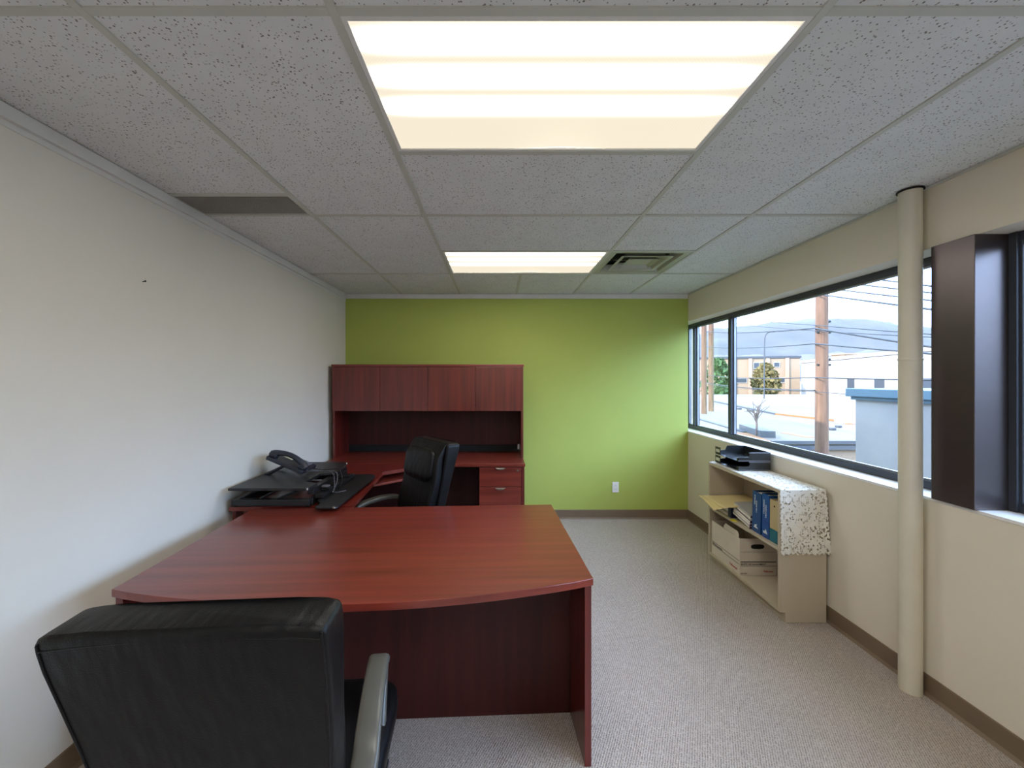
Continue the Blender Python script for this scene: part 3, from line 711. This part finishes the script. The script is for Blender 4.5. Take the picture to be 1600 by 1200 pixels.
b2, M4, hw = binder('ring_binder', 2.572, 2.640, .288, M['blueb'], 'narrower blue ring binder with white spine lettering, beside the beige binder', lean=R(1.0))
for yy, z, s_ in ((.010,.25,'COMMUNITY'),(-.010,.22,'DIRECTORY')): spine_text(b2, M4, s_, .016, yy, z, M['whiteink'])
MB().prism([(-.022,.030),(-.004,.060),(.004,.045),(.024,.040),(.018,.028)], -.001, -.0004, M4 @ Matrix(((0,0,1,0),(1,0,0,0),(0,1,0,0),(0,0,0,1)))).build('spine_picture', M['whiteink'], b2)
b3, M4, hw = binder('ring_binder', 2.475, 2.562, .272, M['beigebinder'], 'beige ring binder with teal lower spine, nearest the bookcase end')
MB().box(-.0008, -.0001, -hw, hw, 0.001, .085, M4).build('teal_band', M['teal'], b3)
MB().tube([(-.001, .0, .235),(-.0002,.0,.235)], .006, 12).build('finger_ring', M['dark'], b3)

# bound reports, sloping up onto a stack
def slab(name, label, cat, x0, x1, y0, y1, z, t_, m, rx=0., rz=0., extra=None, group=None):
    o_ = thing(name, label, cat, ((x0+x1)/2, (y0+y1)/2, z), 0, group)
    M4 = Matrix.Rotation(rz, 4, 'Z') @ Matrix.Rotation(rx, 4, 'X')
    a, b = (x1-x0)/2, (y1-y0)/2
    MB().box(-a, a, -b, b, 0, t_, M4).build('pages', m, o_, bevel=.0008)
    if extra: MB().box(-a-.001, a+.001, -b-.001, b+.001, t_, t_+.0015, M4).build('cover', extra, o_)
    return o_
# flat stack of paper
z = SZ
for k, (tt, m_, dx_, lab) in enumerate(((.018,'paper',.0,'thick white report lying at the bottom of the paper stack'),(.014,'greypaper',.012,'grey edged report second from the bottom of the paper stack'),(.020,'paper',.004,'thick white report in the middle of the paper stack'),(.012,'greypaper',.016,'grey edged report near the top of the paper stack'),(.022,'paper',.008,'white report topmost in the stack under the manila folders'))):
    slab('report', lab, 'report', 1.765+dx_, 1.99+dx_*.5, 3.03, 3.235, z, tt, M[m_], rz=R(-1+k)); z += tt+.0006
STK = z
nb = thing('navy_book', 'small navy blue book standing at the end of the paper stack', 'book', (1.80, 2.995, SZ))
MB().box(-.042,.14,-.020,-.016,.0,.074).box(-.042,.14,.014,.018,.0,.074).box(-.042,-.038,-.016,.014,.0,.074).build('cover', M['navy'], nb, bevel=.001)
MB().box(-.034,.135,-.015,.013,.004,.070).build('pages', M['paper'], nb)
labs = ['purple backed white booklet at the bottom of the sloping pile','white spiral booklet second in the sloping pile','black covered white booklet third in the sloping pile','thick white booklet fourth in the sloping pile','speckled grey booklet on top of the sloping pile']
for k in range(5):
    o_ = thing('booklet', labs[k], 'booklet', (1.875+.006*k, 2.865+.006*k, SZ+.005+.0165*k), 0)
    M4 = Matrix.Translation((0,0,.018)) @ Matrix.Rotation(R(11), 4, 'X')
    MB().box(-.112,.112,-.105,.095,0,.0135,M4).build('pages', M['paper'] if k < 4 else M['greypaper'], o_, bevel=.001)
    MB().box(-.113,.113,-.106,.096,.0137,.0150,M4).build('cover', (M['greypaper'],M['paper'],M['ink'],M['paper'],M['greypaper'])[k], o_)
    MB().box(-.116,.112,-.111,-.1065,-.001,.0150,M4).build('binding', (M['purple'],M['purple'],M['purple'],M['greypaper'],M['purple'])[k], o_)
yn = MB().prism([(0,0),(.035,-.004),(.036,.045),(.002,.048)], 0, .0008, Matrix.Translation((1.728,2.90,SZ+.0012))).build('sticky_note', M['yellow'])
tag(yn, 'yellow sticky note poking out at the shelf edge under the booklets', 'sticky note')
# manila folders lying across the stack
for k, (rz, dx_, lab) in enumerate(((-6,0,'manila folder lowest of the pile, its corner curling down'),(-2,.02,'manila folder in the middle of the pile'),(3,.035,'manila folder topmost, lying flat over the paper stack'))):
    mb = MB(); v = []; f = []; N = 12; hx_, hy_ = .185, .145
    for j in range(N+1):
        for i in range(N+1):
            x = -hx_+2*hx_*i/N; y = -hy_+2*hy_*j/N
            dr = -.020*max(0, (-x-.07)/.115)**1.5*max(0,(.05-y)/.2)*(1.3-.4*k)
            v.append((x,y,dr))
    for j in range(N):
        for i in range(N):
            q_ = j*(N+1)+i; f.append((q_,q_+1,q_+N+2,q_+N+1))
    o_ = mb.add(v,f).build('manila_folder', M['manila'], smooth=True); s_ = o_.modifiers.new('thickness','SOLIDIFY'); s_.thickness = .0025; s_.offset = 1
    o_.location = (1.815+dx_, 3.075, STK+.002+.0045*k); o_.rotation_euler = (0,0,R(rz)); tag(o_, lab, 'folder')

# storage box on the bottom shelf
fb = thing('storage_box', 'white cardboard file storage box on the bottom shelf, flap sticking up', 'storage box', (1.89, 3.05, .0835))
x0, x1, y0, y1, z0, z1 = 1.756, 2.024, 2.862, 3.235, .0835, .350
k_ = .004
MB().box(x0,x1,y0,y1,z0,z0+k_).box(x0,x0+k_,y0,y1,z0+k_,z1).box(x1-k_,x1,y0,y1,z0+k_,z1).box(x0+k_,x1-k_,y0,y0+k_,z0+k_,z1).box(x0+k_,x1-k_,y1-k_,y1,z0+k_,z1).build('box_body', M['card'], fb, world=True, bevel=.001)
MB().prism([(2.885,z1-.02),(3.06,z1-.02),(3.075,z1+.012),(3.05,z1+.042),(2.90,z1+.040),(2.885,z1+.02)], x0+.005, x0+.009, Matrix(((0,0,1,0),(1,0,0,0),(0,1,0,0),(0,0,0,1)))).build('flap', M['card'], fb, world=True)
hl = MB(); pl = []
for i in range(24):
    a = 2*math.pi*i/24; c, s = math.cos(a), math.sin(a); pl.append((1.885+.048*math.copysign(abs(c)**.6,c), .292+.0175*math.copysign(abs(s)**.8,s)))
XZ = Matrix(((1,0,0,0),(0,0,1,0),(0,1,0,0),(0,0,0,1)))
hl.prism(pl, y0-.0008, y0-.0001, XZ).build('hand_hole', M['dark'], fb, world=True)
ln = MB()
for zz, t_ in ((.252,.0012),(.178,.006),(.150,.0022)): ln.box(x0+.006, x1-.004, y0-.0007, y0-.0001, zz, zz+t_)
for zz, t_ in ((.184,.003),(.158,.003)): ln.box(x0-.0007, x0-.0001, y0+.01, y1-.01, zz, zz+t_)
ln.build('printed_lines', M['ink'], fb, world=True)
loc = fb.location
def face_text(name, s, size, x, z, m): 
    TM = Matrix.Translation((x-loc.x, y0-.0008-loc.y, z-loc.z)) @ Matrix.Rotation(R(90), 4, 'X'); return text(name, s, size, m, fb, TM, .0003)
face_text('printed_words', 'BOÎTE DE RANGEMENT', .0175, x0+.008, .158, M['ink'])
face_text('printed_logo', 'Fellowes', .020, x0+.172, .106, M['redink'])
face_text('printed_number', 'FSC 12770', .0095, x0+.008, .094, M['ink'])
def side_text(name, s, size, y, z, m):
    TM = Matrix.Translation((x0-.0008-loc.x, y-loc.y, z-loc.z)) @ Matrix.Rotation(R(-90), 4, 'Z') @ Matrix.Rotation(R(90), 4, 'X'); return text(name, s, size, m, fb, TM, .0003)
side_text('printed_logo', 'Fellowes', .026, 2.985, .108, M['redink'])
side_text('printed_words', 'BOÎTE DE RANGEMENT', .014, 3.225, .1655, M['ink'])

# ---------------------------------------------------------------- outside
M['concrete'] = mat('pale_ground', lin((112,103,92)), .9, var=lin((98,90,80)), vscale=(.15,.15,.15))
M['roofwhite'] = mat('pale_roof_membrane', lin((112,106,99)), .85, var=lin((88,82,76)), vscale=(.25,.08,.25))
M['stucco'] = mat('grey_stucco', lin((160,158,153)), .9, var=lin((146,145,143)), vscale=(1.5,1.5,1.5), bump=.6, bscale=30)
M['flash'] = mat('blue_flashing', lin((92,118,132)), .45)
M['beigewall'] = mat('beige_wall', lin((146,124,102)), .9); M['whitewall'] = mat('white_wall', lin((158,153,148)), .9)
M['brick'] = mat('warm_wall', lin((168,136,114)), .9)
M['polewood'] = mat('pole_wood', lin((88,64,50)), .9, var=lin((118,90,72)), vscale=(14,14,1.2), bump=.5, bscale=30)
M['wire'] = mat('wire_black', lin((14,15,20)), .6); M['dkgrey'] = mat('roof_edge_grey', lin((64,67,74)), .7)
M['winblue'] = mat('far_window', lin((58,64,72)), .3)
M['mount'] = mat('mountain_hazed', lin((76,80,84)), 1., var=lin((88,89,90)), vscale=(.004,.004,.008))  # distance haze is mixed into the slope colour itself
M['hill'] = mat('hill_slope', lin((82,82,84)), 1., var=lin((94,92,92)), vscale=(.01,.01,.02))
M['leafg'] = mat('leaf_green', lin((62,92,52)), .9, var=lin((40,70,38)), vscale=(2,2,2)); M['leafy'] = mat('leaf_autumn', lin((112,100,58)), .9, var=lin((86,74,44)), vscale=(2,2,2))
M['twig'] = mat('bare_twig', lin((92,80,76)), .9); M['tan'] = mat('tan_strip', lin((132,92,58)), .9)
GZ = -4.0
struct(MB().box(2.4, 900, -60, 900, GZ-.5, GZ).build('ground', M['concrete']))
struct(MB().box(-1.7, XR+.25, YF-.1, 4.7, GZ, -.121).box(XR, XR+.25, 4.70, 15, GZ, H+.35).build('wall_exterior', M['stucco']))
nbh = thing('neighbouring_parapet', 'grey stucco parapet building with blue metal flashing just outside the window', 'building', (7, 1, GZ))
MB().box(5.1, 8.0, -12, 5.62, GZ+.001, 1.22).build('stucco_wall', M['stucco'], nbh, world=True)
MB().box(5.02, 8.08, -12.08, 5.70, 1.26, 1.375).box(5.06,8.04,-12.04,5.66,1.215,1.26).build('flashing', M['flash'], nbh, world=True, bevel=.01)
lr = thing('flat_roof_building', 'large pale flat roofed building with grey edge below the window view', 'building', (30, 35, GZ))
MB().box(9.0, 52, 14, 56, GZ+.001, -.95).build('wall', M['beigewall'], lr, world=True)
MB().box(8.95, 52, 13.9, 56, -.9, -.70).box(8.95,52,13.9,56,-.95,-.9).build('roof_deck', M['roofwhite'], lr, world=True)
MB().box(9.6, 52, 13.80, 13.89, -.78, -.66).box(9.6,52,13.80,13.89,-.98,-.84).build('roof_edge', M['dkgrey'], lr, world=True)
def strip(pa, pb, zz, w_, m_, nm, par, hgt=.06):
    def hit(p): k = (CAMZ-zz)*616/(p[1]-592); return Vector(((p[0]-778)*k/616, k, zz))
    a, b = hit(pa), hit(pb); d_ = (b-a); d_.z = 0; n_ = Vector((-d_.y, d_.x, 0)).normalized()*w_/2
    return MB().prism([((a-n_).x,(a-n_).y),((b-n_).x,(b-n_).y),((b+n_).x,(b+n_).y),((a+n_).x,(a+n_).y)], zz, zz+hgt).build(nm, m_, par, world=True)
strip((1118,628),(1215,648), -.70, .35, M['dkgrey'], 'curb', lr, .10)
strip((1215,648),(1330,661), -.70, .35, M['tan'], 'curb', lr, .10)
strip((1165,672),(1200,684), -.70, .5, M['dkgrey'], 'curb', lr, .25)
strip((1085,653),(1165,676), -.70, .22, M['dkgrey'], 'curb', lr, .05)
strip((1150,676),(1185,690), -.70, .9, M['tan'], 'tan_patch', lr, .012)  # orange of sunlit ground, put into the colour of a flat patch
strip((1225,676),(1268,684), -.70, .35, M['tan'], 'tan_patch', lr, .012)
strip((1292,653),(1330,664), -.70, .3, M['tan'], 'tan_patch', lr, .012)
for (px, py, s_) in ((1155,640,.25),(1300,672,.22),(1172,643,.3),(1310,668,.2)):
    kk = (CAMZ+.70)*616/(py-592); x_ = (px-778)*kk/616
    MB().box(x_-s_/2, x_+s_/2, kk-s_/2, kk+s_/2, -.699, -.699+s_*.5).build('roof_vent', M['dkgrey'], lr, world=True, bevel=.03)
MB().box(17.05, 17.7, 19.4, 20.0, -.699, .09).build('roof_hatch', M['brick'], lr, world=True)

def far_building(name, label, pa, pb, ytop_a, depth, m_, cols_=(), wins=(), cap=True):
    """pa, pb = (px, Y) ends of the visible face"""
    A = P(pa[0], ytop_a, pa[1]); B = P(pb[0], ytop_a, pb[1]); B.z = A.z
    d_ = (B-A); L = math.hypot(d_.x, d_.y); rz = math.atan2(d_.y, d_.x)
    t = thing(name, label, 'building', (A.x, A.y, GZ), rz)
    Hh = A.z-GZ
    MB().box(0, L, 0, depth, .001, Hh).build('wall', m_, t)
    if cap: MB().box(-.2, L+.2, -.2, depth+.2, Hh, Hh+.5).build('roof', M['dkgrey'] if m_ is M['beigewall'] else M['whitewall'], t)
    for u in cols_: MB().box(L*u-.35, L*u+.35, -.3, 0, .01, Hh).build('pilaster', M['brick'], t)
    for (u, v_, ww, hh) in wins:
        f_ = MB().box(L*u-ww/2-.15, L*u+ww/2+.15, -.12, -.001, Hh-v_-hh-.15, Hh-v_+.15).build('window_frame', M['whitewall'], t)
        MB().box(L*u-ww/2, L*u+ww/2, -.16, -.121, Hh-v_-hh, Hh-v_).build('pane', M['winblue'], f_)
    return t
far_building('apartment_block', 'beige three storey apartment block behind the two small trees', (1060,96), (1250,88), 562, 14, M['beigewall'],
             cols_=(.30,.48,.61,.75,.90), wins=[(.66,1.0,1.0,1.2),(.71,1.0,1.0,1.2),(.66,3.2,1.0,.7),(.82,1.0,1.0,.9),(.52,4.6,1.0,.9),(.56,4.6,1.0,.9),(.70,5.2,1.0,.9),(.40,1.2,.9,1.),(.86,4.5,1.0,.9)])
far_building('warehouse', 'long white warehouse with two small windows at the right of the view', (1252,82), (1478,44), 567.5, 20, M['whitewall'],
             wins=[(.50,3.2,2.2,1.6),(.693,3.2,2.4,1.6),(.93,3.2,2.4,1.6)])
rb = MB().box(0,6.5,0,3,0,1.0).box(-.3,6.8,-.3,3.3,1.0,1.25).build('rooftop_unit', M['beigewall']); rb.location = (67.7, 77, 5.27+.001); tag(rb, 'low rooftop unit with flat cap on the white warehouse', 'rooftop unit')
for (px, lab, nm, Y, zb, wd, hh, m_) in ((1122,'green bushy tree in front of the apartment block, left one','leafy_tree',80,GZ,6.8,9.6,'leafg'),(1196,'yellowish autumn tree in front of the apartment block','leafy_tree',80,GZ,5.2,8.6,'leafy')):
    p = P(px, 600, Y); t = thing(nm, lab, 'tree', (p.x, Y, GZ))
    MB().tube([(0,0,0),(0,0,2.5)], .25, 8).build('trunk', M['twig'], t)
    mb = MB()
    for k in range(900):
        u = random.random(); a = random.random()*6.283; r_ = wd/2*math.sin(math.pi*(.12+.86*u))**.7*math.sqrt(random.random()); s_ = .35+random.random()*.3
        c_ = Vector((r_*math.cos(a), r_*math.sin(a), 1.2+u*(hh-1.2))); ax = Vector((random.uniform(-1,1),random.uniform(-1,1),random.uniform(-1,1))).normalized(); bx = ax.orthogonal().normalized()
        cxv = ax.cross(bx); mb.add([c_-bx*s_, c_+cxv*s_*.6, c_+bx*s_, c_-cxv*s_*.6], [(0,1,2,3)])
    mb.build('foliage', M[m_], t)
# mountains: ridge extruded with depth
def ridge(name, ctrl, Y, m_, label=None, base=-60, deep=900):
    nx_, ny_ = 160, 14; v = []; f = []
    for j in range(ny_+1):
        vv = j/ny_; Yj = Y - (1-vv)*deep
        for i in range(nx_+1):
            px = 950 + 1300*i/nx_
            for k in range(len(ctrl)-1):
                if ctrl[k][0] <= px <= ctrl[k+1][0]:
                    u = (px-ctrl[k][0])/(ctrl[k+1][0]-ctrl[k][0]); u = u*u*(3-2*u); py = ctrl[k][1]*(1-u)+ctrl[k+1][1]*u; break
            top = P(px, py, Y); X = top.x; zt_ = top.z
            z_ = base + (zt_-base)*math.sin(vv*math.pi/2)**1.1 + (noise.noise(Vector((X*.006, Yj*.006, 0)))*40+noise.noise(Vector((X*.02, Yj*.02, 4)))*14)*(1 if vv < .98 else .25)
            v.append((X, Yj, z_))
    for i in range(nx_+1):
        v.append((v[ny_*(nx_+1)+i][0], Y+600, base))
    for j in range(ny_+1):
        for i in range(nx_):
            q_ = j*(nx_+1)+i; f.append((q_,q_+1,q_+nx_+2,q_+nx_+1))
    return struct(MB().add(v, f).build(name, m_, smooth=True))
ridge('mountain', [(900,545),(1080,523),(1150,512),(1220,503),(1275,497),(1320,500),(1380,509),(1430,520),(1600,545),(2300,520)], 3000, M['mount'])
ridge('hills', [(900,560),(1200,561),(1290,556),(1380,548),(1460,540),(1600,530),(2300,520)], 1700, M['hill'], deep=500)

# utility poles
def pole(label, px, Y, r_, top_py):
    p = P(px, top_py, Y); t = thing('utility_pole', label, 'utility pole', (p.x, p.y, GZ))
    MB().tube([(0,0,.01),(0,0,(p.z-GZ)*.5),(0,0,p.z-GZ)], [r_*1.08,r_,r_*.92], 20).build('shaft', M['polewood'], t, smooth=True)
    mb = MB()
    for z_ in (-.35,-1.6,-2.45): mb.tube([(-r_*1.1,-.05,p.z-GZ+z_),(r_*1.25,-.05,p.z-GZ+z_)], .028, 8)
    mb.build('bolt', M['wire'], t)
    return t, p
pA, pt = pole('large brown wooden utility pole close outside the window', 1284, 10.4, .145, 425)
for z_ in (6.0-.0, 7.0): MB().tube([(.14,-.02,z_),(.19,-.05,z_+.03)], .03, 8).build('insulator', M['dkgrey'], pA)
MB().tube([(.155,0,3.6),(.155,0,7.5)], .018, 8).build('conduit', M['dkgrey'], pA)
pole('left wooden utility pole of the distant pair', 1100, 25, .16, 400)
pole('right wooden utility pole of the distant pair', 1111, 27, .17, 400)
# wires: left pair of poles -> big pole -> our building
YA, YP = 26.0, 10.4
wires = [ # (py at x=1148, py at pole 1283, py at x=1408, radius, left?, right?)
 (493,461,None,.008),(None,459,476,.012),(None,448,463,.010),(None,436,451,.010),(None,424,440,.010),
 (497,508,518,.007),(505,517,524,.006),(520,513,533,.014),(544,537,548,.012),(590,590,593,.010),(604,610,None,.014),(606,612,621,.006)]
def lineX(Y): return 8.52-.345*(10.4-Y)
def zat(px_, py_, Y_): return CAMZ-(py_-592)*Y_/616
Y1148 = None
for Yc in [x*.01 for x in range(1000, 2600)]:
    if abs(lineX(Yc)*616/Yc+778-1148) < .6: Y1148 = Yc; break
Y1408 = None
for Yc in [x*.01 for x in range(300, 1000)]:
    if abs(lineX(Yc)*616/Yc+778-1408) < 1.2: Y1408 = Yc; break
heights = ['lowest thin','low thick','low thin']
names = ['service wire rising from the left to the large pole top','wire leaving the large pole top to the right, lowest of the four parallel ones','wire leaving right above the pole top wire, third from the top','wire leaving right, second from the top of the window','wire leaving right, highest in the window view',
 'thin wire crossing just above the mountain ridge','thin wire crossing just under the mountain ridge','thick wire meeting the large pole at ridge height','black wire crossing the middle of the mountain','horizontal wire crossing the beige apartment block','thick wire crossing below the beige apartment block','thin wire just under the thick one at street level']
for k, (l_, c_, r_, rad_) in enumerate(wires):
    zc = zat(1283, c_, YP); pts_ = []
    off = Vector((-.17, -.02, 0)) 
    if l_ is not None:
        zl = zat(1148, l_, Y1148)
        sl = (zl-zc)/(Y1148-YP)
        for i in range(13, 0, -1):
            u = i/12.; Yc = YP+(36-YP)*u; z_ = zc + sl*(Yc-YP) - (Yc-YP)*(Y1148-Yc)*.0016
            pts_.append(Vector((lineX(Yc)-.12, Yc, z_)))
    pts_.append(Vector((8.52-.17, YP-.0, zc)))
    if r_ is not None:
        zr = zat(1408, r_, Y1408); sl = (zr-zc)/(Y1408-YP)
        for i in range(1, 13):
            u = i/12.; Yc = YP-(YP+5.5)*u; z_ = zc + sl*(Yc-YP) + .001*(Yc-YP)*(Yc-Y1408)
            pts_.append(Vector((lineX(Yc)-.17*(1-u), Yc, max(z_, -3.5))))
    o_ = MB().tube(pts_, rad_*1.5, 6).build('power_line', M['wire'], smooth=True)
    tag(o_, names[k], 'power line', 'wires strung between the utility poles')
# street light
p = P(1194, 640, 44); sl_ = thing('street_light', 'thin curved arm street light standing in front of the mountain', 'street light', (p.x, 44, GZ))
zt_ = CAMZ-(520-592)*44/616-GZ
MB().tube(spline([(0,0,.01),(0,0,zt_*.5),(.05,0,zt_-1.2),(.12,0,zt_-.4),(.4,0,zt_+.0),(.9,0,zt_+.15)],8), [.06]*41, 8).build('pole', M['dkgrey'], sl_, smooth=True)
MB().sell((1.0,0,zt_+.14),(.5,.25,.14),.6,nu=12,nv=8).build('lamp_head', M['dkgrey'], sl_)
# leafless small tree on the roof side
p = P(1182, 690, 15.2); tw = thing('bare_tree', 'small leafless twisted tree near the grey roof edge', 'tree', (p.x, 15.2, -.70))
MB().tube([(0,0,.01),(.01,0,.45),(-.02,0,.9)], [.045,.035,.025], 8).build('trunk', M['twig'], tw)
mb = MB()
for k in range(18):
    a = random.uniform(-1.5,1.5); s_ = random.uniform(.25,.6); b = a+random.uniform(-.9,.9)
    q_ = [Vector((0,0,.45+.4*random.random())), Vector((math.sin(a)*s_*.5, random.uniform(-.15,.15), .85+math.cos(a)*s_*.4)), Vector((math.sin(a)*s_*.5+math.sin(b)*s_*.6, random.uniform(-.3,.3), .85+math.cos(a)*s_*.4+math.cos(b)*s_*.7))]
    mb.tube(spline(q_,4), .010, 5)
mb.build('branches', M['twig'], tw)
